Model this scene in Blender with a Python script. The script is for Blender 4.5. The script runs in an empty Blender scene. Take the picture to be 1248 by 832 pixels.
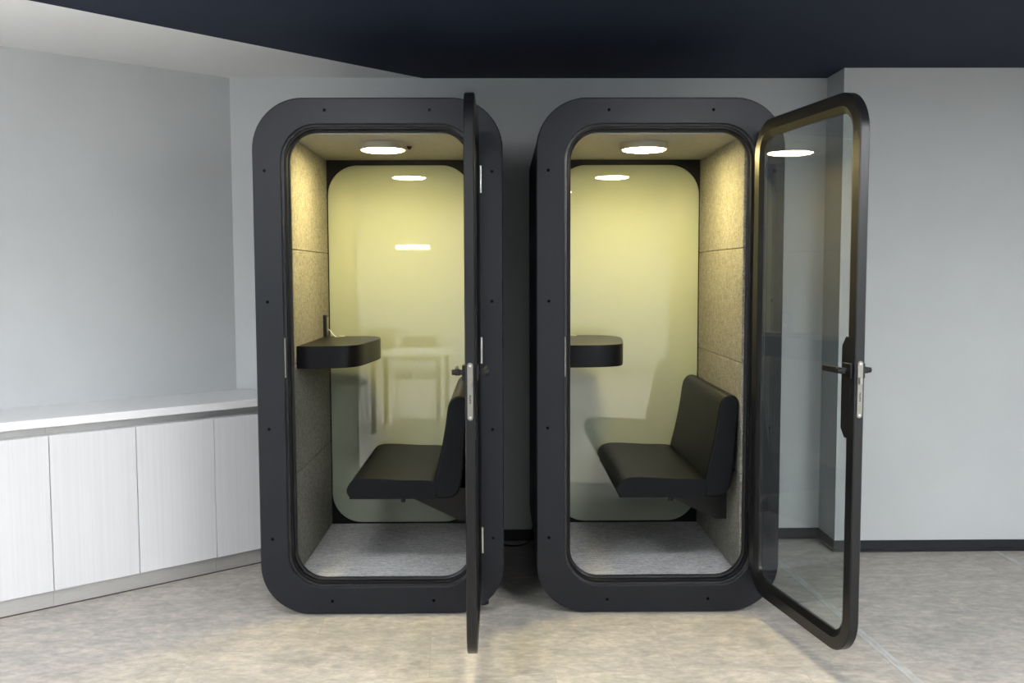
import bpy, bmesh, math, random
from mathutils import Vector, Matrix
random.seed(4)
sc = bpy.context.scene
COL = sc.collection
R = math.radians

# ------------------------------------------------------------------ materials
def mat(name, col, rough=0.5, metal=0.0, spec=0.5):
    m = bpy.data.materials.new(name); m.use_nodes = True
    b = m.node_tree.nodes['Principled BSDF']
    b.inputs['Base Color'].default_value = (*col, 1)
    b.inputs['Roughness'].default_value = rough
    b.inputs['Metallic'].default_value = metal
    b.inputs['Specular IOR Level'].default_value = spec
    return m

def nd(m, t, **kw):
    n = m.node_tree.nodes.new(t)
    for k, v in kw.items(): setattr(n, k, v)
    return n

def lk(m, a, b): m.node_tree.links.new(a, b)

def noisy(m, c1, c2, scale=(1, 1, 1), nscale=8.0, detail=6.0, lo=0.35, hi=0.65, bump=0.0, bscale=None, dist=0.002, rough_noise=0.5):
    """two-tone noise colour and optional bump in object coordinates"""
    b = m.node_tree.nodes['Principled BSDF']
    tc = nd(m, 'ShaderNodeTexCoord'); mp = nd(m, 'ShaderNodeMapping')
    mp.inputs['Scale'].default_value = scale
    lk(m, tc.outputs['Object'], mp.inputs['Vector'])
    nz = nd(m, 'ShaderNodeTexNoise'); nz.inputs['Scale'].default_value = nscale; nz.inputs['Detail'].default_value = detail
    nz.inputs['Roughness'].default_value = rough_noise
    lk(m, mp.outputs[0], nz.inputs['Vector'])
    cr = nd(m, 'ShaderNodeValToRGB')
    cr.color_ramp.elements[0].position = lo; cr.color_ramp.elements[0].color = (*c1, 1)
    cr.color_ramp.elements[1].position = hi; cr.color_ramp.elements[1].color = (*c2, 1)
    lk(m, nz.outputs['Fac'], cr.inputs['Fac']); lk(m, cr.outputs['Color'], b.inputs['Base Color'])
    if bump:
        n2 = nd(m, 'ShaderNodeTexNoise'); n2.inputs['Scale'].default_value = bscale or nscale; n2.inputs['Detail'].default_value = 4
        lk(m, mp.outputs[0], n2.inputs['Vector'])
        bp = nd(m, 'ShaderNodeBump'); bp.inputs['Strength'].default_value = bump; bp.inputs['Distance'].default_value = dist
        lk(m, n2.outputs['Fac'], bp.inputs['Height']); lk(m, bp.outputs['Normal'], b.inputs['Normal'])
    return m

M = {}
M['wall'] = noisy(mat('wall_paint', (0.5, 0.52, 0.53), 0.9, spec=0.2), (0.515, 0.53, 0.54), (0.535, 0.55, 0.56), nscale=3, bump=0.05, bscale=120, dist=0.001)
M['ceil_white'] = mat('ceiling_white_paint', (0.86, 0.86, 0.86), 0.9, spec=0.2)
M['ceil_navy'] = noisy(mat('ceiling_navy_paint', (0.012, 0.02, 0.035), 0.75, spec=0.3), (0.008, 0.0135, 0.031), (0.009, 0.015, 0.034), nscale=4)
M['frame'] = noisy(mat('charcoal_powder_coat', (0.03, 0.032, 0.04), 0.4, spec=0.3), (0.0060, 0.0070, 0.0110), (0.0075, 0.0085, 0.013), nscale=600, bump=0.08, bscale=900, dist=0.0003)
M['shell'] = mat('black_shell_laminate', (0.005, 0.006, 0.009), 0.5, spec=0.3)
M['gasket'] = mat('black_rubber_gasket', (0.003, 0.003, 0.004), 0.42, spec=0.25)
M['ring'] = mat('dark_satin_trim', (0.02, 0.02, 0.023), 0.26, 0.6, spec=0.6)
M['screw'] = mat('black_screw', (0.001, 0.001, 0.001), 0.9, spec=0.02)
M['door_metal'] = mat('black_anodised_aluminium', (0.005, 0.005, 0.006), 0.3, spec=0.4)
M['steel'] = mat('brushed_steel', (0.62, 0.6, 0.56), 0.38, 1.0)
M['steel_dull'] = mat('dull_steel_plate', (0.25, 0.24, 0.21), 0.45, 0.75)
M['ink'] = mat('engraved_dark_mark', (0.015, 0.015, 0.015), 0.7)
M['plastic_black'] = mat('black_plastic', (0.005, 0.005, 0.006), 0.4, spec=0.3)
M['plastic_white'] = mat('white_plastic', (0.8, 0.8, 0.78), 0.35)
M['desk'] = noisy(mat('black_desk_laminate', (0.02, 0.02, 0.024), 0.36, spec=0.15), (0.003, 0.003, 0.004), (0.004, 0.004, 0.0055), nscale=200)
M['leather'] = noisy(mat('black_upholstery', (0.012, 0.012, 0.014), 0.48, spec=0.13), (0.0022, 0.0026, 0.0038), (0.0036, 0.004, 0.0056), nscale=180, bump=0.25, bscale=420, dist=0.0006)
M['rim'] = mat('lamp_rim', (0.3, 0.28, 0.24), 0.6)
M['dark_strip'] = mat('dark_brown', (0.09, 0.065, 0.06), 0.7)
M['worktop'] = mat('white_worktop', (0.88, 0.88, 0.89), 0.25)
M['plinth'] = noisy(mat('brushed_grey_plinth', (0.42, 0.41, 0.4), 0.3, 0.6), (0.52, 0.51, 0.5), (0.6, 0.59, 0.58), scale=(1, 1, 30), nscale=20)
M['channel'] = mat('grey_finger_channel', (0.62, 0.62, 0.62), 0.35, 0.4)
M['skirting'] = mat('black_vinyl_skirting', (0.010, 0.011, 0.015), 0.4, spec=0.4)
M['tape'] = noisy(mat('floor_joint_strip', (0.5, 0.49, 0.48), 0.4), (0.34, 0.34, 0.34), (0.5, 0.5, 0.49), scale=(1, 0.2, 1), nscale=60)
M['wood_pale'] = mat('pale_table_laminate', (0.85, 0.84, 0.8), 0.35)
M['chair_shell'] = mat('dark_chair_plastic', (0.03, 0.03, 0.032), 0.5)
M['back_plate'] = mat('black_back_plate', (0.005, 0.005, 0.005), 0.5, spec=0.2)

# felt lining: warm grey melange
def felt(name, a, b_, scale, nscale):
    m = mat(name, a, 0.95, spec=0.1)
    bs = m.node_tree.nodes['Principled BSDF']
    tc = nd(m, 'ShaderNodeTexCoord'); mp = nd(m, 'ShaderNodeMapping'); mp.inputs['Scale'].default_value = scale
    lk(m, tc.outputs['Object'], mp.inputs['Vector'])
    n1 = nd(m, 'ShaderNodeTexNoise'); n1.inputs['Scale'].default_value = nscale; n1.inputs['Detail'].default_value = 8; n1.inputs['Roughness'].default_value = 0.75
    n2 = nd(m, 'ShaderNodeTexNoise'); n2.inputs['Scale'].default_value = nscale * 3.1; n2.inputs['Detail'].default_value = 3
    lk(m, mp.outputs[0], n1.inputs['Vector']); lk(m, mp.outputs[0], n2.inputs['Vector'])
    mx = nd(m, 'ShaderNodeMath', operation='ADD'); lk(m, n1.outputs['Fac'], mx.inputs[0]); lk(m, n2.outputs['Fac'], mx.inputs[1])
    cr = nd(m, 'ShaderNodeValToRGB'); cr.color_ramp.elements[0].position = 0.38; cr.color_ramp.elements[1].position = 0.62
    cr.color_ramp.elements[0].color = (*a, 1); cr.color_ramp.elements[1].color = (*b_, 1)
    hf = nd(m, 'ShaderNodeMath', operation='MULTIPLY'); hf.inputs[1].default_value = 0.5
    lk(m, mx.outputs[0], hf.inputs[0]); lk(m, hf.outputs[0], cr.inputs['Fac']); lk(m, cr.outputs['Color'], bs.inputs['Base Color'])
    bp = nd(m, 'ShaderNodeBump'); bp.inputs['Strength'].default_value = 0.4; bp.inputs['Distance'].default_value = 0.001
    lk(m, hf.outputs[0], bp.inputs['Height']); lk(m, bp.outputs['Normal'], bs.inputs['Normal'])
    return m
M['felt'] = felt('grey_felt_lining', (0.088, 0.086, 0.075), (0.268, 0.259, 0.226), (1, 1, 1), 50)
M['carpet'] = felt('striated_grey_carpet', (0.17, 0.17, 0.175), (0.68, 0.67, 0.67), (0.22, 1.6, 1), 110)
M['felt_ceiling'] = felt('grey_felt_ceiling', (0.25, 0.245, 0.22), (0.38, 0.37, 0.33), (1, 1, 1), 95)

# back panel: gloss over pale grey green
m = mat('pale_green_back_glass', (0.325, 0.354, 0.272), 0.65)
b = m.node_tree.nodes['Principled BSDF']
b.inputs['Coat Weight'].default_value = 1.0; b.inputs['Coat Roughness'].default_value = 0.01; b.inputs['Coat IOR'].default_value = 2.1
b.inputs['Specular IOR Level'].default_value = 0.1
M['back_glass'] = m

# clear pane: transparent with fresnel mirror
m = bpy.data.materials.new('clear_glass'); m.use_nodes = True
nt = m.node_tree; nt.nodes.remove(nt.nodes['Principled BSDF'])
tr = nd(m, 'ShaderNodeBsdfTransparent'); tr.inputs['Color'].default_value = (0.9, 0.93, 0.92, 1)
gl = nd(m, 'ShaderNodeBsdfGlossy'); gl.inputs['Roughness'].default_value = 0.0
fr = nd(m, 'ShaderNodeFresnel'); fr.inputs['IOR'].default_value = 1.5
mx = nd(m, 'ShaderNodeMixShader')
geo = nd(m, 'ShaderNodeNewGeometry'); mr = nd(m, 'ShaderNodeMapRange'); mr.inputs['To Min'].default_value = 1.5; mr.inputs['To Max'].default_value = 1 / 1.5
lk(m, geo.outputs['Backfacing'], mr.inputs['Value']); lk(m, mr.outputs[0], fr.inputs['IOR'])
lk(m, fr.outputs[0], mx.inputs[0]); lk(m, tr.outputs[0], mx.inputs[1]); lk(m, gl.outputs[0], mx.inputs[2])
lk(m, mx.outputs[0], nt.nodes['Material Output'].inputs['Surface'])
M['glass'] = m

def emis(name, col, s):
    m = bpy.data.materials.new(name); m.use_nodes = True
    b = m.node_tree.nodes['Principled BSDF']
    b.inputs['Base Color'].default_value = (0.8, 0.8, 0.8, 1)
    b.inputs['Emission Color'].default_value = (*col, 1); b.inputs['Emission Strength'].default_value = s
    return m
M['booth_lamp'] = emis('warm_lamp_diffuser', (1.0, 0.81, 0.34), 272)
M['fill_panel_glow'] = emis('cool_fill_diffuser', (0.965, 0.985, 1.0), 53)  # glow of the added ceiling panels that fill the room
M['fill_pendant_down'] = emis('fill_down_diffuser', (0.98, 0.99, 1.0), 6)  # downward glow of the added pendant
M['fill_pendant_up'] = emis('fill_up_diffuser', (0.98, 0.98, 1.0), 40)  # upward glow of the added pendant, lifts the white ceiling
M['strip_light'] = emis('linear_light_diffuser', (1.0, 0.98, 0.95), 14)

# cabinet fronts: white with faint vertical grain
m = mat('white_grain_door', (0.82, 0.82, 0.84), 0.4)
b = m.node_tree.nodes['Principled BSDF']
tc = nd(m, 'ShaderNodeTexCoord'); mp = nd(m, 'ShaderNodeMapping'); mp.inputs['Scale'].default_value = (60, 60, 0.8)
nz = nd(m, 'ShaderNodeTexNoise'); nz.inputs['Scale'].default_value = 1.6; nz.inputs['Detail'].default_value = 6
lk(m, tc.outputs['Object'], mp.inputs[0]); lk(m, mp.outputs[0], nz.inputs['Vector'])
cr = nd(m, 'ShaderNodeValToRGB'); cr.color_ramp.elements[0].position = 0.3; cr.color_ramp.elements[1].position = 0.6
cr.color_ramp.elements[0].color = (0.675, 0.675, 0.69, 1); cr.color_ramp.elements[1].color = (0.71, 0.71, 0.725, 1)
lk(m, nz.outputs['Fac'], cr.inputs['Fac']); lk(m, cr.outputs['Color'], b.inputs['Base Color'])
M['cab_door'] = m

# floor: stone-effect vinyl tiles
m = mat('stone_effect_vinyl', (0.4, 0.38, 0.35), 0.42, spec=0.4)
b = m.node_tree.nodes['Principled BSDF']
tc = nd(m, 'ShaderNodeTexCoord')
mp = nd(m, 'ShaderNodeMapping'); mp.inputs['Scale'].default_value = (1.0, 1.7, 1); mp.inputs['Rotation'].default_value = (0, 0, R(4))
lk(m, tc.outputs['Object'], mp.inputs[0])
br = nd(m, 'ShaderNodeTexBrick'); br.inputs['Scale'].default_value = 1.0; br.offset = 0.5
br.inputs['Brick Width'].default_value = 0.92; br.inputs['Row Height'].default_value = 0.46
br.inputs['Mortar Size'].default_value = 0.0016; br.inputs['Mortar Smooth'].default_value = 0.2
br.inputs['Color1'].default_value = (0.0, 0.0, 0.0, 1); br.inputs['Color2'].default_value = (1, 1, 1, 1); br.inputs['Mortar'].default_value = (0.5, 0.5, 0.5, 1)
mb = nd(m, 'ShaderNodeMapping'); mb.inputs['Rotation'].default_value = (0, 0, R(-3)); mb.inputs['Location'].default_value = (0.3, 0.17, 0)
lk(m, tc.outputs['Object'], mb.inputs[0]); lk(m, mb.outputs[0], br.inputs['Vector'])
# each tile reads its own patch of cloud
off = nd(m, 'ShaderNodeVectorMath', operation='MULTIPLY_ADD'); off.inputs[1].default_value = (3.7, 5.1, 2.3)
lk(m, br.outputs['Color'], off.inputs[0]); lk(m, mp.outputs[0], off.inputs[2])
n1 = nd(m, 'ShaderNodeTexNoise'); n1.inputs['Scale'].default_value = 5.5; n1.inputs['Detail'].default_value = 10; n1.inputs['Roughness'].default_value = 0.74; n1.inputs['Distortion'].default_value = 0.5
n2 = nd(m, 'ShaderNodeTexNoise'); n2.inputs['Scale'].default_value = 20; n2.inputs['Detail'].default_value = 7; n2.inputs['Roughness'].default_value = 0.72
lk(m, off.outputs[0], n1.inputs['Vector']); lk(m, off.outputs[0], n2.inputs['Vector'])
c1 = nd(m, 'ShaderNodeValToRGB')
e = c1.color_ramp.elements
e[0].position = 0.33; e[0].color = (0.315, 0.298, 0.276, 1); e[1].position = 0.69; e[1].color = (0.53, 0.496, 0.44, 1)
q = e.new(0.5); q.color = (0.41, 0.385, 0.355, 1)
lk(m, n1.outputs['Fac'], c1.inputs['Fac'])
c2 = nd(m, 'ShaderNodeValToRGB'); c2.color_ramp.elements[0].position = 0.4; c2.color_ramp.elements[1].position = 0.62
c2.color_ramp.elements[0].color = (0.8, 0.8, 0.8, 1); c2.color_ramp.elements[1].color = (1.12, 1.1, 1.06, 1)
lk(m, n2.outputs['Fac'], c2.inputs['Fac'])
ml = nd(m, 'ShaderNodeMixRGB', blend_type='MULTIPLY'); ml.inputs[0].default_value = 1
lk(m, c1.outputs[0], ml.inputs[1]); lk(m, c2.outputs[0], ml.inputs[2])
mm = nd(m, 'ShaderNodeMixRGB'); mm.inputs[2].default_value = (0.3, 0.29, 0.27, 1)
ms = nd(m, 'ShaderNodeMath', operation='MULTIPLY'); ms.inputs[1].default_value = 0.6
lk(m, br.outputs['Fac'], ms.inputs[0]); lk(m, ms.outputs[0], mm.inputs[0]); lk(m, ml.outputs[0], mm.inputs[1])
lk(m, mm.outputs[0], b.inputs['Base Color'])
rr = nd(m, 'ShaderNodeMapRange'); rr.inputs['To Min'].default_value = 0.34; rr.inputs['To Max'].default_value = 0.52
lk(m, n2.outputs['Fac'], rr.inputs['Value']); lk(m, rr.outputs[0], b.inputs['Roughness'])
bp = nd(m, 'ShaderNodeBump'); bp.inputs['Strength'].default_value = 0.12; bp.inputs['Distance'].default_value = 0.002
lk(m, n2.outputs['Fac'], bp.inputs['Height']); lk(m, bp.outputs[0], b.inputs['Normal'])
M['floor'] = m

# ------------------------------------------------------------------ mesh helpers
def build(name, bm, material, parent=None, bevel=0, seg=2, smooth=True, ang=30):
    me = bpy.data.meshes.new(name)
    bmesh.ops.recalc_face_normals(bm, faces=bm.faces[:])
    if smooth:
        for f in bm.faces: f.smooth = True
        for ed in bm.edges:
            if len(ed.link_faces) == 2 and ed.calc_face_angle(0) > R(ang): ed.smooth = False
    bm.to_mesh(me); bm.free()
    me.materials.append(material)
    o = bpy.data.objects.new(name, me); COL.objects.link(o)
    if bevel:
        md = o.modifiers.new('bevel', 'BEVEL'); md.width = bevel; md.segments = seg
        md.limit_method = 'ANGLE'; md.angle_limit = R(40); md.harden_normals = False
    if parent is not None: o.parent = parent
    return o

def box(bm, x0, x1, y0, y1, z0, z1):
    v = [bm.verts.new(p) for p in [(x0, y0, z0), (x1, y0, z0), (x1, y1, z0), (x0, y1, z0), (x0, y0, z1), (x1, y0, z1), (x1, y1, z1), (x0, y1, z1)]]
    for f in [(0, 3, 2, 1), (4, 5, 6, 7), (0, 1, 5, 4), (1, 2, 6, 5), (2, 3, 7, 6), (3, 0, 4, 7)]: bm.faces.new([v[i] for i in f])
    return v

def rrect(x0, x1, z0, z1, r, n=14):
    pts = []
    for cx, cz, a0 in [(x1 - r, z1 - r, 0), (x0 + r, z1 - r, 90), (x0 + r, z0 + r, 180), (x1 - r, z0 + r, 270)]:
        for i in range(n + 1):
            a = R(a0 + 90 * i / n); pts.append((cx + r * math.cos(a), cz + r * math.sin(a)))
    return pts

def inset(base, d, n=14):
    x0, x1, z0, z1, r = base
    return rrect(x0 + d, x1 - d, z0 + d, z1 - d, max(r - d, 0.004), n)

def loft(bm, loops, cyclic=False, cap0=False, cap1=False):
    """loops: list of (pts2d, y) in the xz plane"""
    vs = [[bm.verts.new((p[0], y, p[1])) for p in pts] for pts, y in loops]
    n = len(vs[0]); k = len(vs)
    for a in range(k if cyclic else k - 1):
        A, B = vs[a], vs[(a + 1) % k]
        for i in range(n):
            j = (i + 1) % n; bm.faces.new([A[i], A[j], B[j], B[i]])
    if cap0: bm.faces.new(vs[0][::-1])
    if cap1: bm.faces.new(vs[-1])
    return vs

def prism(bm, pts, a0, a1, axis='z'):
    def P(p, h):
        return {'z': (p[0], p[1], h), 'y': (p[0], h, p[1]), 'x': (h, p[0], p[1])}[axis]
    A = [bm.verts.new(P(p, a0)) for p in pts]; B = [bm.verts.new(P(p, a1)) for p in pts]
    n = len(pts)
    for i in range(n): bm.faces.new([A[i], A[(i + 1) % n], B[(i + 1) % n], B[i]])
    bm.faces.new(A[::-1]); bm.faces.new(B)

def cyl(bm, c, r, h, axis='z', n=24, r2=None):
    """cylinder starting at c, going h along axis"""
    r2 = r if r2 is None else r2
    A, B = [], []
    for i in range(n):
        a = 2 * math.pi * i / n; u, w = math.cos(a), math.sin(a)
        def P(rr, d):
            return {'z': (c[0] + rr * u, c[1] + rr * w, c[2] + d), 'y': (c[0] + rr * u, c[1] + d, c[2] + rr * w), 'x': (c[0] + d, c[1] + rr * u, c[2] + rr * w)}[axis]
        A.append(bm.verts.new(P(r, 0))); B.append(bm.verts.new(P(r2, h)))
    for i in range(n): bm.faces.new([A[i], A[(i + 1) % n], B[(i + 1) % n], B[i]])
    bm.faces.new(A[::-1]); bm.faces.new(B)

def lathe(bm, prof, c=(0, 0, 0), n=40):
    rings = []
    for r_, z in prof:
        if r_ < 1e-6: rings.append([bm.verts.new((c[0], c[1], c[2] + z))])
        else: rings.append([bm.verts.new((c[0] + r_ * math.cos(2 * math.pi * i / n), c[1] + r_ * math.sin(2 * math.pi * i / n), c[2] + z)) for i in range(n)])
    for A, B in zip(rings, rings[1:]):
        for i in range(n):
            j = (i + 1) % n
            f = [A[i % len(A)], A[j % len(A)], B[j % len(B)], B[i % len(B)]]
            u = []
            for q_ in f:
                if q_ not in u: u.append(q_)
            if len(u) > 2: bm.faces.new(u)

def tube(bm, pts, r, n=10):
    pts = [Vector(p) for p in pts]; rings = []
    up = Vector((0, 0, 1))
    for i, p in enumerate(pts):
        d = (pts[min(i + 1, len(pts) - 1)] - pts[max(i - 1, 0)]).normalized()
        a = d.cross(up)
        if a.length < 1e-3: a = d.cross(Vector((1, 0, 0)))
        a.normalize(); b_ = d.cross(a)
        rings.append([bm.verts.new(p + (a * math.cos(2 * math.pi * k / n) + b_ * math.sin(2 * math.pi * k / n)) * r) for k in range(n)])
    for A, B in zip(rings, rings[1:]):
        for i in range(n): bm.faces.new([A[i], A[(i + 1) % n], B[(i + 1) % n], B[i]])
    bm.faces.new(rings[0][::-1]); bm.faces.new(rings[-1])

def catmull(pts, k=8):
    P = [Vector(p) for p in pts]; P = [P[0]] + P + [P[-1]]; out = []
    for i in range(1, len(P) - 2):
        for j in range(k):
            t = j / k; a, b_, c, d = P[i - 1], P[i], P[i + 1], P[i + 2]
            out.append(0.5 * ((2 * b_) + (c - a) * t + (2 * a - 5 * b_ + 4 * c - d) * t * t + (3 * b_ - a - 3 * c + d) * t ** 3))
    out.append(P[-2]); return out

def clip(poly, a, b_, c):
    """keep a*x+b*y<=c"""
    out = []
    for i in range(len(poly)):
        p, q_ = poly[i], poly[(i + 1) % len(poly)]
        dp, dq = a * p[0] + b_ * p[1] - c, a * q_[0] + b_ * q_[1] - c
        if dp <= 0: out.append(p)
        if (dp < 0 < dq) or (dq < 0 < dp):
            t = dp / (dp - dq); out.append((p[0] + t * (q_[0] - p[0]), p[1] + t * (q_[1] - p[1])))
    return out

def empty(name, label, cat, loc=(0, 0, 0), rz=0, group=None):
    o = bpy.data.objects.new(name, None); COL.objects.link(o); o.empty_display_size = 0.1
    o.location = loc; o.rotation_euler = (0, 0, rz); o['label'] = label; o['category'] = cat
    if group: o['group'] = group
    return o

def tag(o, label, cat, group=None):
    o['label'] = label; o['category'] = cat
    if group: o['group'] = group
    return o

def struct(o, label=None, cat=None):
    o['kind'] = 'structure'
    if label: o['label'] = label
    if cat: o['category'] = cat
    return o

def copy_tree(o, parent=None):
    c = o.copy(); COL.objects.link(c)
    if parent is not None: c.parent = parent
    for ch in list(o.children): copy_tree(ch, c)
    return c

# ------------------------------------------------------------------ the room
W, H, PY, PX = 1.144, 2.513, 0.89, 1.756
CX = -1.440
DR = Vector((0.767, 0.642)).normalized(); NR = Vector((DR.y, -DR.x))      # along the slanted left wall, out of it into the room
def LW(s, o): return (CX + DR.x * s + NR.x * o, W + DR.y * s + NR.y * o)
XR, YR = 4.6, -9.0
lw_end = LW(-6.2, 0); XL = lw_end[0]

bm = bmesh.new(); box(bm, XL - 0.3, XR + 0.3, YR - 0.3, W + 0.2, -0.1, 0)
struct(build('floor', bm, M['floor'], smooth=False), 'beige and grey stone-effect vinyl floor', 'floor')

bm = bmesh.new(); box(bm, CX - 0.1, PX, W, W + 0.15, 0, H + 0.05)
struct(build('wall_back', bm, M['wall'], smooth=False), 'grey painted wall behind the two booths', 'wall')
bm = bmesh.new(); prism(bm, [(PX, PY), (XR, PY), (XR, W + 0.15), (PX, W + 0.15)], 0, H + 0.05)
struct(build('wall_right', bm, M['wall'], smooth=False), 'light grey wall standing forward to the right of the open glass door', 'wall')
bm = bmesh.new(); prism(bm, [LW(0, 0), LW(-6.2, 0), LW(-6.2, -0.15), LW(0.1, -0.15)], 0, H + 0.05)
struct(build('wall_left', bm, M['wall'], smooth=False), 'grey slanting wall above the white cabinets', 'wall')
bm = bmesh.new(); box(bm, XL - 0.15, XL, YR, lw_end[1] + 0.1, 0, H + 0.05)
struct(build('wall_far_left', bm, M['wall'], smooth=False), 'grey side wall of the room beyond the slanting wall', 'wall')
bm = bmesh.new(); box(bm, XR, XR + 0.15, YR, W + 0.15, 0, H + 0.05)
struct(build('wall_far_right', bm, M['wall'], smooth=False), 'grey side wall at the right end of the room', 'wall')

# wall opposite the booths, with unseen windows added for daylight
wins = [(-5.9, -4.3), (-4.1, -2.6), (2.9, 4.3)]
bm = bmesh.new()
box(bm, XL, XR, YR - 0.15, YR, 0, 0.5); box(bm, XL, XR, YR - 0.15, YR, 2.2, H + 0.05)
xs = [XL] + [v for w in wins for v in w] + [XR]
for i in range(0, len(xs), 2): box(bm, xs[i], xs[i + 1], YR - 0.15, YR, 0.5, 2.2)
struct(build('wall_front', bm, M['wall'], smooth=False), 'grey wall with added windows opposite the booths', 'wall')
for i, (a, b_) in enumerate(wins):
    bm = bmesh.new()
    box(bm, a, b_, YR - 0.09, YR - 0.03, 0.5, 0.55); box(bm, a, b_, YR - 0.09, YR - 0.03, 2.15, 2.2)
    for x in (a, (a + b_) / 2 - 0.025, b_ - 0.05): box(bm, x, x + 0.05, YR - 0.09, YR - 0.03, 0.55, 2.15)
    w_ = struct(build('window_%d' % (i + 1), bm, M['worktop'], smooth=False), 'white framed window added to let daylight in opposite the booths', 'window')
    bm = bmesh.new(); box(bm, a + 0.02, b_ - 0.02, YR - 0.065, YR - 0.06, 0.52, 2.18)
    build('pane', bm, M['glass'], w_, smooth=False)

# ceiling: white wedge on the left, navy elsewhere, meeting along a diagonal
nv = [(-0.313, W + 0.1), (-1.778, -0.294)]
dx, dy = nv[1][0] - nv[0][0], nv[1][1] - nv[0][1]
far = (nv[0][0] + dx * 3.2, nv[0][1] + dy * 3.2)
bm = bmesh.new(); box(bm, XL - 0.3, XR + 0.3, YR - 0.3, W + 0.2, H, H + 0.1)
struct(build('ceiling_left', bm, M['ceil_white'], smooth=False), 'white ceiling over the cabinets', 'ceiling')
bm = bmesh.new(); prism(bm, [nv[0], (XR + 0.2, nv[0][1]), (XR + 0.2, YR - 0.2), (XL - 0.2, YR - 0.2), (XL - 0.2, far[1]), far], H - 0.004, H - 0.0001)
struct(build('ceiling', bm, M['ceil_navy'], smooth=False), 'dark navy painted ceiling', 'ceiling')

# skirting
def skirt(name, pts, label):
    bm = bmesh.new()
    for (a, b_) in zip(pts, pts[1:]):
        a, b_ = Vector(a), Vector(b_); d = (b_ - a).normalized(); n_ = Vector((d.y, -d.x))
        for t, z0, z1 in ((0.012, 0, 0.012), (0.007, 0.012, 0.06)):
            p = [a, b_, b_ + n_ * t + d * 0.0, a + n_ * t]
            prism(bm, [tuple(q_) for q_ in p], z0, z1)
    return struct(build(name, bm, M['skirting'], smooth=False), label, 'baseboard')
skirt('baseboard_back', [(CX, W), (PX, W)], 'black skirting along the wall behind the booths')
bm = bmesh.new()
for t, z0, z1 in ((0.012, 0, 0.012), (0.007, 0.012, 0.06)):
    prism(bm, [(PX - t, W - t), (PX, W - t), (PX, PY), (XR, PY), (XR, PY - t), (PX - t, PY - t)], z0, z1)
struct(build('baseboard_right', bm, M['skirting'], smooth=False), 'black skirting at the foot of the forward right wall', 'baseboard')

# pale joint strips set in the floor
for i, (a, b_) in enumerate([((1.405, 0.86), (1.497, -0.80)), ((2.60, 0.875), (2.70, -0.80))]):
    a, b_ = Vector(a), Vector(b_); b_ = a + (b_ - a) * 3.2; d = (b_ - a).normalized(); n_ = Vector((d.y, -d.x)) * 0.019
    bm = bmesh.new(); prism(bm, [tuple(a - n_), tuple(b_ - n_), tuple(b_ + n_), tuple(a + n_)], 0.0, 0.0012)
    struct(build('trim_%d' % (i + 1), bm, M['tape'], smooth=False), ['pale joint strip in the floor passing under the open glass door', 'pale joint strip in the floor at the right edge'][i], 'floor strip')

# ------------------------------------------------------------------ built-in cabinets along the slanting wall
def clipped(s0, s1, o0, o1):
    p = [LW(s0, o1), LW(s1, o1), LW(s1, o0), LW(s0, o0)]
    p = clip(p, 1, 0, -1.052); p = clip(p, 0, 1, W - 0.009)
    return p
bm = bmesh.new(); prism(bm, clipped(-4.06, 0.7, 0.001, 0.462), 0.808, 0.846)
tag(build('worktop', bm, M['worktop'], bevel=0.003), 'long white worktop running along the slanting grey wall', 'worktop')
gaps = [-1.819 - 1.494, -1.819 - 0.747, -1.819, -1.073, -0.324, 0.30]
labs = ['white storage cabinet standing furthest left outside the frame', 'white storage cabinet beyond the left picture edge',
        'white two-door cabinet cut by the left edge of the photo', 'white two-door cabinet in the middle of the run, whole in view',
        'narrow white end cabinet touching the left booth']
for i in range(len(gaps) - 1):
    s0, s1 = gaps[i], gaps[i + 1]
    c = empty('storage_cabinet', labs[i], 'cabinet', (*LW(s0, 0.2), 0), 0, 'white cabinets under the worktop')
    inv = Matrix.Translation(c.location).inverted()
    def part(name, bm, mt, parent=c, bevel=0):
        bmesh.ops.transform(bm, matrix=inv, verts=bm.verts); return build(name, bm, mt, parent, bevel=bevel)
    bm = bmesh.new(); prism(bm, clipped(s0 + 0.0005, s1 - 0.0005, 0.002, 0.428), 0.0765, 0.77)
    prism(bm, clipped(s0 + 0.0005, s1 - 0.0005, 0.002, 0.40), 0.77, 0.8075)
    part('body', bm, M['channel'])
    bm = bmesh.new(); prism(bm, clipped(s0 + 0.0005, s1 - 0.0005, 0.002, 0.43), 0.0, 0.076); part('plinth', bm, M['plinth'])
    bm = bmesh.new(); prism(bm, clipped(s0 + 0.0005, s1 - 0.0005, 0.4302, 0.4335), 0.0, 0.005); part('base_strip', bm, M['dark_strip'])  # thin dark brown strip along the plinth foot
    cuts = [s0, (s0 + s1) / 2, s1] if i < 4 else [s0, s1]
    for a, b_ in zip(cuts, cuts[1:]):
        bm = bmesh.new(); prism(bm, clipped(a + 0.0015, b_ - 0.0015, 0.4285, 0.4475), 0.0785, 0.7685)
        part('door', bm, M['cab_door'], bevel=0.0012)

# ------------------------------------------------------------------ the booth
BW, BH, BD = 1.045, 2.2, 1.05
OUT = (0.0, BW, 0.006, BH, 0.212)
OPN = (0.119, 0.928, 0.122, 2.092, 0.150)

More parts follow.
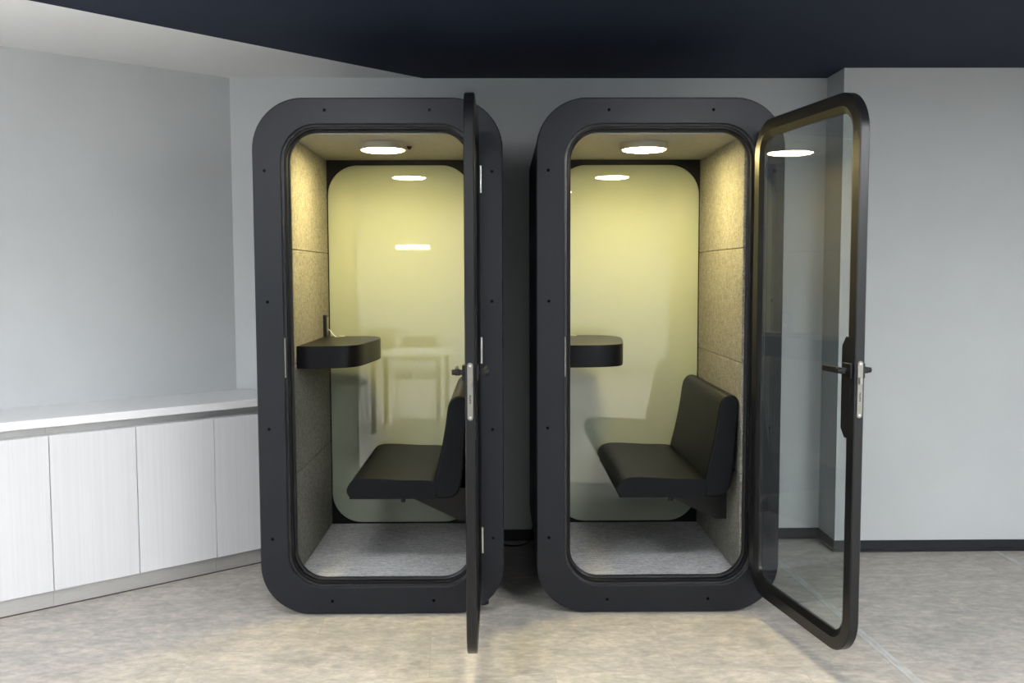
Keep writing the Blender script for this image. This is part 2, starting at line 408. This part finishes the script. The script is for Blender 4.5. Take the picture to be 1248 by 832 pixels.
def make_booth():
    root = empty('phone_booth', 'charcoal phone booth on the left, next to the cabinets, its glass door open edge-on', 'phone booth', (-1.035, 0, 0), 0, 'office phone booths')
    # front plate: outer edge, bevel, opening
    bm = bmesh.new()
    loft(bm, [(inset(OUT, 0.0), 0.034), (inset(OUT, 0.0), 0.004), (inset(OUT, 0.004), 0.0), (inset(OPN, -0.003), 0.0), (inset(OPN, 0.0), 0.003), (inset(OPN, 0.0), 0.034)], cyclic=True)
    frame = build('front_frame', bm, M['frame'], root, ang=28)
    for x, z in [(0.304, 2.149), (0.741, 2.149), (0.05, 1.90), (0.052, 1.352), (0.047, 0.811), (1.0, 1.895), (0.998, 1.352), (0.998, 0.806), (0.052, 0.335), (0.998, 0.335), (0.304, 0.062), (0.741, 0.062)]:
        bm = bmesh.new(); cyl(bm, (x, -0.0012, z), 0.0066, 0.004, 'y', 18); cyl(bm, (x, -0.0020, z), 0.0035, 0.001, 'y', 6)
        build('screw', bm, M['screw'], frame)
    # stepped rebate and gasket inside the opening
    bm = bmesh.new()
    loft(bm, [(inset(OPN, 0.0), 0.012), (inset(OPN, 0.010), 0.014), (inset(OPN, 0.0105), 0.0225), (inset(OPN, 0.0), 0.0225)], cyclic=True)
    build('rebate_trim', bm, M['ring'], root, ang=28)
    bm = bmesh.new()
    loft(bm, [(inset(OPN, 0.0005), 0.0226), (inset(OPN, 0.016), 0.0226), (inset(OPN, 0.019), 0.026), (inset(OPN, 0.019), 0.046), (inset(OPN, 0.028), 0.050), (inset(OPN, 0.028), 0.066), (inset(OPN, 0.0005), 0.066)], cyclic=True)
    build('door_gasket', bm, M['gasket'], root, ang=28)
    # shell: rounded tube with a back
    bm = bmesh.new()
    SO = (0.001, BW - 0.001, 0.02, BH - 0.002, 0.21)
    SI = (0.098, BW - 0.098, 0.1, 2.105, 0.02)
    loft(bm, [(inset(SO, 0), 0.0345), (inset(SO, 0), BD - 0.01), (inset(SO, 0.01), BD)], cap1=True)
    n0 = len(bm.verts)
    loft(bm, [(inset(SI, 0), 0.0665), (inset(SI, 0), 0.99)], cap1=True)
    # front annulus of the shell
    loft(bm, [(inset(SO, 0), 0.0345), (inset(OPN, -0.004), 0.0345), (inset(OPN, -0.004), 0.0665), (inset(SI, 0), 0.0665)])
    build('shell', bm, M['shell'], root, ang=28)
    # felt lining: four pads up each side
    zs = [0.143, 0.592, 1.078, 1.576, 2.057]
    for x0, x1 in ((0.0985, 0.134), (0.890, BW - 0.0985)):
        for z0, z1 in zip(zs, zs[1:]):
            bm = bmesh.new(); box(bm, x0, x1, 0.068, 0.975, z0 + 0.0008, z1 - 0.0008)
            build('felt_panel', bm, M['felt'], root, bevel=0.003, seg=2)
    bm = bmesh.new(); box(bm, 0.0985, BW - 0.0985, 0.068, 0.985, 2.0585, 2.1045); build('ceiling_panel', bm, M['felt_ceiling'], root, smooth=False)
    bm = bmesh.new(); box(bm, 0.0985, BW - 0.0985, 0.068, 0.985, 0.1005, 0.1415); build('carpet', bm, M['carpet'], root, smooth=False)
    # rear: black plate with rounded glass panel standing proud
    bm = bmesh.new(); box(bm, 0.1345, 0.8895, 0.977, 0.989, 0.1425, 2.058); build('back_plate', bm, M['back_plate'], root, smooth=False)
    G = (0.139, 0.885, 0.153, 2.030, 0.155)
    bm = bmesh.new(); loft(bm, [(inset(G, 0), 0.976), (inset(G, 0), 0.9695), (inset(G, 0.0015), 0.968)], cap0=True, cap1=True)
    build('back_glass', bm, M['back_glass'], root, ang=30)
    # lamp
    lx, ly = 0.503, 0.35
    bm = bmesh.new(); lathe(bm, [(0.0, 0.0), (0.108, 0.0), (0.108, -0.026), (0.104, -0.030), (0.096, -0.030), (0.096, -0.024), (0, -0.024)], (lx, ly, 2.058))
    lamp = build('ceiling_lamp', bm, M['rim'], root)
    bm = bmesh.new(); lathe(bm, [(0.0, -0.0245), (0.0955, -0.0245), (0.0955, -0.031), (0.088, -0.034), (0.0, -0.036)], (lx, ly, 2.058))
    build('diffuser', bm, M['booth_lamp'], lamp)
    bm = bmesh.new(); lathe(bm, [(0.0, 0.0), (0.013, 0.0), (0.013, -0.004), (0.006, -0.013), (0.0, -0.015)], (lx + 0.11, ly + 0.10, 2.058), 20)
    build('motion_sensor', bm, M['plastic_black'], root)
    # desk
    zt, zb = 1.152, 1.053
    edge = [(0.1345, 0.165), (0.20, 0.162), (0.28, 0.172), (0.345, 0.195), (0.385, 0.235), (0.405, 0.30), (0.418, 0.40), (0.432, 0.52), (0.440, 0.62), (0.438, 0.70), (0.42, 0.78), (0.38, 0.835), (0.31, 0.86), (0.1345, 0.862)]
    P = [(p.x, p.y) for p in catmull([(a, b_, 0) for a, b_ in edge], 6)]
    bm = bmesh.new(); prism(bm, P, zb, zt)
    desk = build('desk', bm, M['desk'], root, bevel=0.002, ang=30)
    bm = bmesh.new(); lathe(bm, [(0, 0), (0.011, 0), (0.012, -0.008), (0.009, -0.014), (0, -0.016)], (0.258, 0.42, zb), 16); build('desk_knob', bm, M['plastic_black'], desk)
    # socket module on the wall above the desk, with a white plug lead
    bm = bmesh.new(); box(bm, 0.1345, 0.152, 0.80, 0.87, 1.149, 1.262)
    so = build('socket_module', bm, M['plastic_black'], root, bevel=0.003)
    bm = bmesh.new(); box(bm, 0.1521, 0.154, 0.812, 0.858, 1.175, 1.25); build('socket_face', bm, M['steel_dull'], so)
    bm = bmesh.new(); tube(bm, catmull([(0.153, 0.835, 1.19), (0.165, 0.83, 1.182), (0.18, 0.81, 1.168), (0.2, 0.80, 1.152), (0.225, 0.815, 1.151), (0.235, 0.85, 1.151), (0.205, 0.865, 1.151)], 6), 0.0025, 8)
    build('white_lead', bm, M['plastic_white'], so)
    # bench: cushion, backrest, bracket
    y0, y1 = 0.088, 0.948
    cush = [(0.358, 0.528), (0.361, 0.508), (0.374, 0.492), (0.400, 0.486), (0.74, 0.486), (0.747, 0.51), (0.742, 0.562), (0.60, 0.570), (0.46, 0.577), (0.402, 0.573), (0.372, 0.556)]
    Pc = [(p.x, p.z) for p in catmull([(a, 0, b_) for a, b_ in cush[4:] + cush[:5]], 4)][:-1]
    bm = bmesh.new(); prism(bm, Pc, y0, y1, 'y')
    bench = empty_part('bench', root)
    build('seat_cushion', bm, M['leather'], bench, bevel=0.020, seg=5, ang=60)
    back = [(0.743, 0.487), (0.79, 0.486), (0.832, 0.500), (0.856, 0.54), (0.868, 0.62), (0.878, 0.76), (0.887, 0.88), (0.884, 0.915), (0.866, 0.934), (0.838, 0.936), (0.815, 0.918), (0.802, 0.885), (0.790, 0.80), (0.770, 0.69), (0.7435, 0.576)]
    Pb = [(p.x, p.z) for p in catmull([(a, 0, b_) for a, b_ in back], 4)]
    bm = bmesh.new(); prism(bm, Pb, y0 + 0.001, y1 - 0.001, 'y')
    build('backrest', bm, M['leather'], bench, bevel=0.020, seg=5, ang=60)
    bm = bmesh.new()
    prism(bm, [(0.53, 0.485), (0.889, 0.485), (0.889, 0.335), (0.84, 0.335)], 0.30, 0.315, 'y')
    prism(bm, [(0.53, 0.485), (0.889, 0.485), (0.889, 0.335), (0.84, 0.335)], 0.775, 0.79, 'y')
    prism(bm, [(0.53, 0.485), (0.889, 0.485), (0.889, 0.440), (0.60, 0.462)], 0.315, 0.775, 'y')
    box(bm, 0.872, 0.889, 0.315, 0.775, 0.335, 0.44)
    build('bracket', bm, M['plastic_black'], bench)
    bm = bmesh.new(); cyl(bm, (0.60, 0.13, 0.4855), 0.013, -0.022, 'z', 16, 0.010); build('bolt', bm, M['plastic_black'], bench)
    # strike plate on the jamb
    bm = bmesh.new(); loft(bm, [(rrect(0.1195, 0.1232, 1.03, 1.20, 0.0018, 4), -0.0015), (rrect(0.1195, 0.1232, 1.03, 1.20, 0.0018, 4), 0.0115)], cap0=True, cap1=True)
    build('strike_plate', bm, M['steel_dull'], root)
    # feet
    for x in (0.17, BW - 0.10):
        for y in (0.14, BD - 0.15):
            bm = bmesh.new(); cyl(bm, (x, y, 0.0), 0.032, 0.012); cyl(bm, (x, y, 0.012), 0.02, 0.06 if x > 0.2 and False else 0.035)
            build('foot', bm, M['plastic_black'], root)
    # door: modelled along +x from its hinge, turned about it
    hx, hy = 0.9305, -0.008
    L, T = 0.815, 0.018
    DO = (0.0, L, 0.115, 2.09, 0.138)
    bm = bmesh.new()
    loft(bm, [(inset(DO, 0.004), -T), (inset(DO, 0.0), -T + 0.004), (inset(DO, 0.0), T - 0.004), (inset(DO, 0.004), T), (inset(DO, 0.045), T), (inset(DO, 0.066), T - 0.010), (inset(DO, 0.070), 0.0055),
              (inset(DO, 0.070), -0.0055), (inset(DO, 0.066), -T + 0.010), (inset(DO, 0.045), -T)], cyclic=True)
    door = build('door', bm, M['door_metal'], root, ang=25)
    door.location = (hx, hy, 0); door.rotation_euler = (0, 0, R(-90))
    bm = bmesh.new(); loft(bm, [(inset(DO, 0.062), -0.004), (inset(DO, 0.062), 0.004)], cap0=True, cap1=True)
    build('glass_pane', bm, M['glass'], door)
    bm = bmesh.new(); prism(bm, [(L - 0.03, 0.895), (L - 0.064, 0.895), (L - 0.089, 0.925), (L - 0.089, 1.215), (L - 0.064, 1.248), (L - 0.03, 1.248)], -T - 0.0004, T + 0.0004, 'y')
    build('lock_case', bm, M['door_metal'], door, bevel=0.002)
    # lock plate on the free edge
    bm = bmesh.new()
    pl = rrect(-0.0095, 0.0095, 0.972, 1.168, 0.0094, 8)
    A = [bm.verts.new((L + 0.0002, a, b_)) for a, b_ in pl]; B = [bm.verts.new((L + 0.003, a, b_)) for a, b_ in pl]
    for i in range(len(A)): bm.faces.new([A[i], A[(i + 1) % len(A)], B[(i + 1) % len(A)], B[i]])
    bm.faces.new(A[::-1]); bm.faces.new(B)
    build('lock_plate', bm, M['steel_dull'], door, ang=40)['label'] = 'pale steel lock plate'
    bm = bmesh.new(); box(bm, L + 0.003, L + 0.012, -0.006, 0.006, 1.088, 1.112); build('latch_bolt', bm, M['steel_dull'], door, bevel=0.002)
    for z in (0.982, 1.158):
        bm = bmesh.new(); cyl(bm, (L + 0.003, 0, z), 0.0045, 0.0012, 'x', 16); build('plate_screw', bm, M['steel'], door)
    # small upright row of engraved strokes
    bm = bmesh.new()
    for k, (w_, g) in enumerate([(0.0064, 0), (0.005, 0.0008), (0.0064, 0), (0.0045, -0.0008), (0.0064, 0), (0.0052, 0.0004)]):
        box(bm, L + 0.003, L + 0.0034, g - w_ / 2, g + w_ / 2, 1.030 + k * 0.0052, 1.0332 + k * 0.0052)
    build('plate_engraving', bm, M['ink'], door)
    # lever handles, one each side
    for sgn in (1, -1):
        bm = bmesh.new(); hxL, hz = L - 0.040, 1.132
        a, b_ = sorted((sgn * T, sgn * (T + 0.010))); box(bm, hxL - 0.026, hxL + 0.026, a, b_, hz - 0.026, hz + 0.026)
        tube(bm, [(hxL, sgn * (T + 0.008), hz), (hxL, sgn * (T + 0.030), hz), (hxL, sgn * (T + 0.046), hz)], 0.0095, 14)
        pts = [(hxL + 0.010, 0.036), (hxL + 0.010, 0.049), (hxL + 0.004, 0.055), (hxL - 0.115, 0.055), (hxL - 0.120, 0.052), (hxL - 0.120, 0.046), (hxL - 0.030, 0.045), (hxL - 0.012, 0.040), (hxL - 0.010, 0.034)]
        prism(bm, [(p, sgn * q_) for p, q_ in pts], hz - 0.0105, hz + 0.0105)
        build('lever_handle', bm, M['plastic_black'], door, bevel=0.002)
    # hinges on the jamb
    for z in (1.862, 1.145, 0.328):
        bm = bmesh.new(); cyl(bm, (hx + 0.0215, -0.0075, z - 0.056), 0.0055, 0.112, 'z', 14)
        box(bm, hx - 0.0005 + 0.0185, hx + 0.0205, -0.006, 0.0105, z - 0.056, z - 0.01); box(bm, hx + 0.018, hx + 0.0205, -0.006, 0.0105, z + 0.01, z + 0.056)
        build('hinge', bm, M['steel'], root)
    return root

def empty_part(name, parent):
    o = bpy.data.objects.new(name, None); COL.objects.link(o); o.parent = parent; o.empty_display_size = 0.1; return o

b1 = make_booth()
b2 = copy_tree(b1)
b2.location = (0.1512, 0, 0)
b2['label'] = 'charcoal phone booth on the right, its glass door swung towards the forward wall'
for ch in b2.children:
    if ch.name.startswith('door.') or ch.name == 'door':
        if ch.name.split('.')[0] == 'door': ch.rotation_euler = (0, 0, R(-80.0))

# black lead on the floor between the booths
bm = bmesh.new(); tube(bm, catmull([(-0.02, 1.06, 0.006), (0.03, 1.02, 0.006), (0.08, 1.015, 0.006), (0.12, 1.04, 0.006), (0.145, 1.085, 0.006), (0.16, 1.12, 0.03), (0.18, 1.12, 0.12)], 8), 0.0045, 8)
tag(build('power_cable', bm, M['plastic_black']), 'black power cable looping on the floor between the two booths', 'cable')

# ------------------------------------------------------------------ what stands behind the camera and shows in the glass
t = empty('cafe_table', 'pale square table mirrored in the back glass of the left booth', 'table', (-0.85, -3.0, 0), R(4))
bm = bmesh.new(); box(bm, -0.36, 0.36, -0.36, 0.36, 0.72, 0.75); build('tabletop', bm, M['wood_pale'], t, bevel=0.004)
for sx in (-1, 1):
    for sy in (-1, 1):
        bm = bmesh.new(); box(bm, sx * 0.3 - 0.02, sx * 0.3 + 0.02, sy * 0.3 - 0.02, sy * 0.3 + 0.02, 0, 0.72); build('leg', bm, M['plastic_black'], t, bevel=0.002)

def make_chair():
    c = empty('cafe_chair', '', 'chair')
    bm = bmesh.new(); loft2 = rrect(-0.21, 0.21, -0.2, 0.2, 0.06, 6); prism(bm, loft2, 0.43, 0.455); build('seat', bm, M['chair_shell'], c, bevel=0.006)
    bm = bmesh.new(); prism(bm, [(p[0], p[1]) for p in rrect(-0.2, 0.2, 0.58, 0.84, 0.06, 6)], 0.20, 0.222, 'y'); build('backrest', bm, M['chair_shell'], c, bevel=0.006)
    for sx in (-1, 1):
        bm = bmesh.new(); tube(bm, [(sx * 0.17, -0.16, 0.44), (sx * 0.2, -0.2, 0.0)], 0.011); build('leg', bm, M['steel'], c)
        bm = bmesh.new(); tube(bm, [(sx * 0.19, 0.21, 0.62), (sx * 0.18, 0.18, 0.45), (sx * 0.2, 0.24, 0.0)], 0.011); build('leg', bm, M['steel'], c)
    return c
ch0 = make_chair()
spots = [(-0.22, -3.0, -92, 'dark chair on the right side of the pale table, seen in the left booth glass'),
         (-0.85, -3.62, 183, 'dark chair tucked behind the pale table, seen in the left booth glass'),
         (-1.48, -3.0, 88, 'dark chair on the left side of the pale table, seen in the left booth glass')]
for i, (x, y, a, lb) in enumerate(spots):
    c = ch0 if i == 0 else copy_tree(ch0)
    c.location = (x, y, 0); c.rotation_euler = (0, 0, R(a)); c['label'] = lb; c['group'] = 'chairs round the cafe table'

# unseen ceiling panels added to light the room (flush in the navy ceiling, outside the frame)
def fill_panel(x, y, lb, first=[None]):
    if first[0] is None:
        c = empty('fill_panel', lb, 'ceiling light', (x, y, H - 0.005), 0, 'added fill panels over the room')
        bm = bmesh.new()
        for a in ((-0.62, 0.62, -0.32, -0.30), (-0.62, 0.62, 0.30, 0.32), (-0.62, -0.60, -0.30, 0.30), (0.60, 0.62, -0.30, 0.30)): box(bm, *a, -0.012, 0)
        build('frame', bm, M['worktop'], c, smooth=False)
        bm = bmesh.new(); box(bm, -0.6, 0.6, -0.3, 0.3, -0.008, 0.0); build('diffuser', bm, M['fill_panel_glow'], c, smooth=False)
        first[0] = c
    else:
        c = copy_tree(first[0]); c.location = (x, y, H - 0.005); c['label'] = lb
    return c
for x, y, lb in [(-3.3, -3.2, 'added ceiling fill panel over the left of the room, out of frame'), (-2.75, -4.7, 'added ceiling fill panel behind the viewpoint, left of centre'), (2.95, -4.7, 'added ceiling fill panel behind the viewpoint, right of centre'),
                 (3.2, -3.2, 'added ceiling fill panel over the right of the room, out of frame'), (-4.4, -6.4, 'added ceiling fill panel near the windows on the left'),
                 (0.3, -6.4, 'added ceiling fill panel near the windows, middle of the room'), (3.8, -6.4, 'added ceiling fill panel near the windows on the right')]:
    fill_panel(x, y, lb)

for x, y, lb in [(-0.85, -1.8, 'small added ceiling fill panel in front of the left booth, above the frame'), (1.1, -1.8, 'small added ceiling fill panel in front of the right booth, above the frame')]:
    c = fill_panel(x, y, lb); c.scale = (0.6, 0.6, 1)  # smaller panels added to brighten the floor before the booths

# unseen pendant added on the left to brighten the white ceiling
pn = empty('fill_pendant', 'added white pendant over the left of the room, unseen, brightening the ceiling', 'pendant light', (-1.85, -1.7, 1.8), R(90))
bm = bmesh.new(); box(bm, -0.8, 0.8, -0.06, 0.06, -0.03, 0.03); build('housing', bm, M['worktop'], pn, smooth=False)
bm = bmesh.new(); box(bm, -0.78, 0.78, -0.05, 0.05, 0.0301, 0.034); build('diffuser', bm, M['fill_pendant_up'], pn, smooth=False)
bm = bmesh.new(); box(bm, -0.78, 0.78, -0.05, 0.05, -0.034, -0.0301); build('diffuser', bm, M['fill_pendant_down'], pn, smooth=False)
for x in (-0.7, 0.7):
    bm = bmesh.new(); cyl(bm, (x, 0, 0.035), 0.002, H - 1.8 - 0.0355, 'z', 8); build('wire', bm, M['steel'], pn)

# linear wall light opposite (the bright bar mirrored in the left booth)
wl = empty('wall_light', 'slim linear wall light mirrored in the left booth glass', 'wall light', (-1.37, YR + 0.001, 1.89))
bm = bmesh.new(); box(bm, -0.27, 0.27, 0, 0.03, -0.04, 0.04); build('housing', bm, M['worktop'], wl, smooth=False)
bm = bmesh.new(); box(bm, -0.26, 0.26, 0.0301, 0.036, -0.033, 0.033); build('diffuser', bm, M['strip_light'], wl, smooth=False)

# ------------------------------------------------------------------ daylight outside the added windows
w = bpy.data.worlds.new('world'); sc.world = w; w.use_nodes = True
bg = w.node_tree.nodes['Background']; bg.inputs['Color'].default_value = (0.85, 0.93, 1.0, 1); bg.inputs['Strength'].default_value = 5.0
for i, (a, b_) in enumerate(wins):
    l = bpy.data.lights.new('daylight_portal', 'AREA'); l.shape = 'RECTANGLE'; l.size = b_ - a; l.size_y = 1.7
    l.cycles.is_portal = True
    o = bpy.data.objects.new('daylight_portal', l); COL.objects.link(o); o.location = ((a + b_) / 2, YR - 0.2, 1.35); o.rotation_euler = (R(90), 0, R(180))
    o.rotation_euler = (R(90), 0, 0)

# ------------------------------------------------------------------ camera
f, pitch, yaw, roll = 1158.25, R(4.0551), R(0.6698), R(0.176)
F = Vector((math.sin(yaw) * math.cos(pitch), math.cos(yaw) * math.cos(pitch), -math.sin(pitch)))
R0 = Vector((math.cos(yaw), -math.sin(yaw), 0)); U0 = R0.cross(F)
Rv = R0 * math.cos(roll) - U0 * math.sin(roll); Uv = U0 * math.cos(roll) + R0 * math.sin(roll)
cam = bpy.data.cameras.new('camera'); cam.sensor_width = 36; cam.lens = f / 1248 * 36; cam.clip_start = 0.05; cam.clip_end = 100
co = bpy.data.objects.new('camera', cam); COL.objects.link(co)
mx_ = Matrix((Rv, Uv, -F)).transposed().to_4x4(); mx_.translation = Vector((0, -4.019, 1.4664)); co.matrix_world = mx_
sc.camera = co

sc.view_settings.view_transform = 'Standard'; sc.view_settings.look = 'None'; sc.view_settings.gamma = 1
sc.view_settings.use_curve_mapping = False; sc.view_settings.exposure = 0.0
sc.cycles.max_bounces = 10; sc.cycles.diffuse_bounces = 5; sc.cycles.glossy_bounces = 5; sc.cycles.transparent_max_bounces = 12
sc.cycles.caustics_reflective = False; sc.cycles.caustics_refractive = False
sc.cycles.sample_clamp_indirect = 6.0
sc.cycles.use_denoising = True
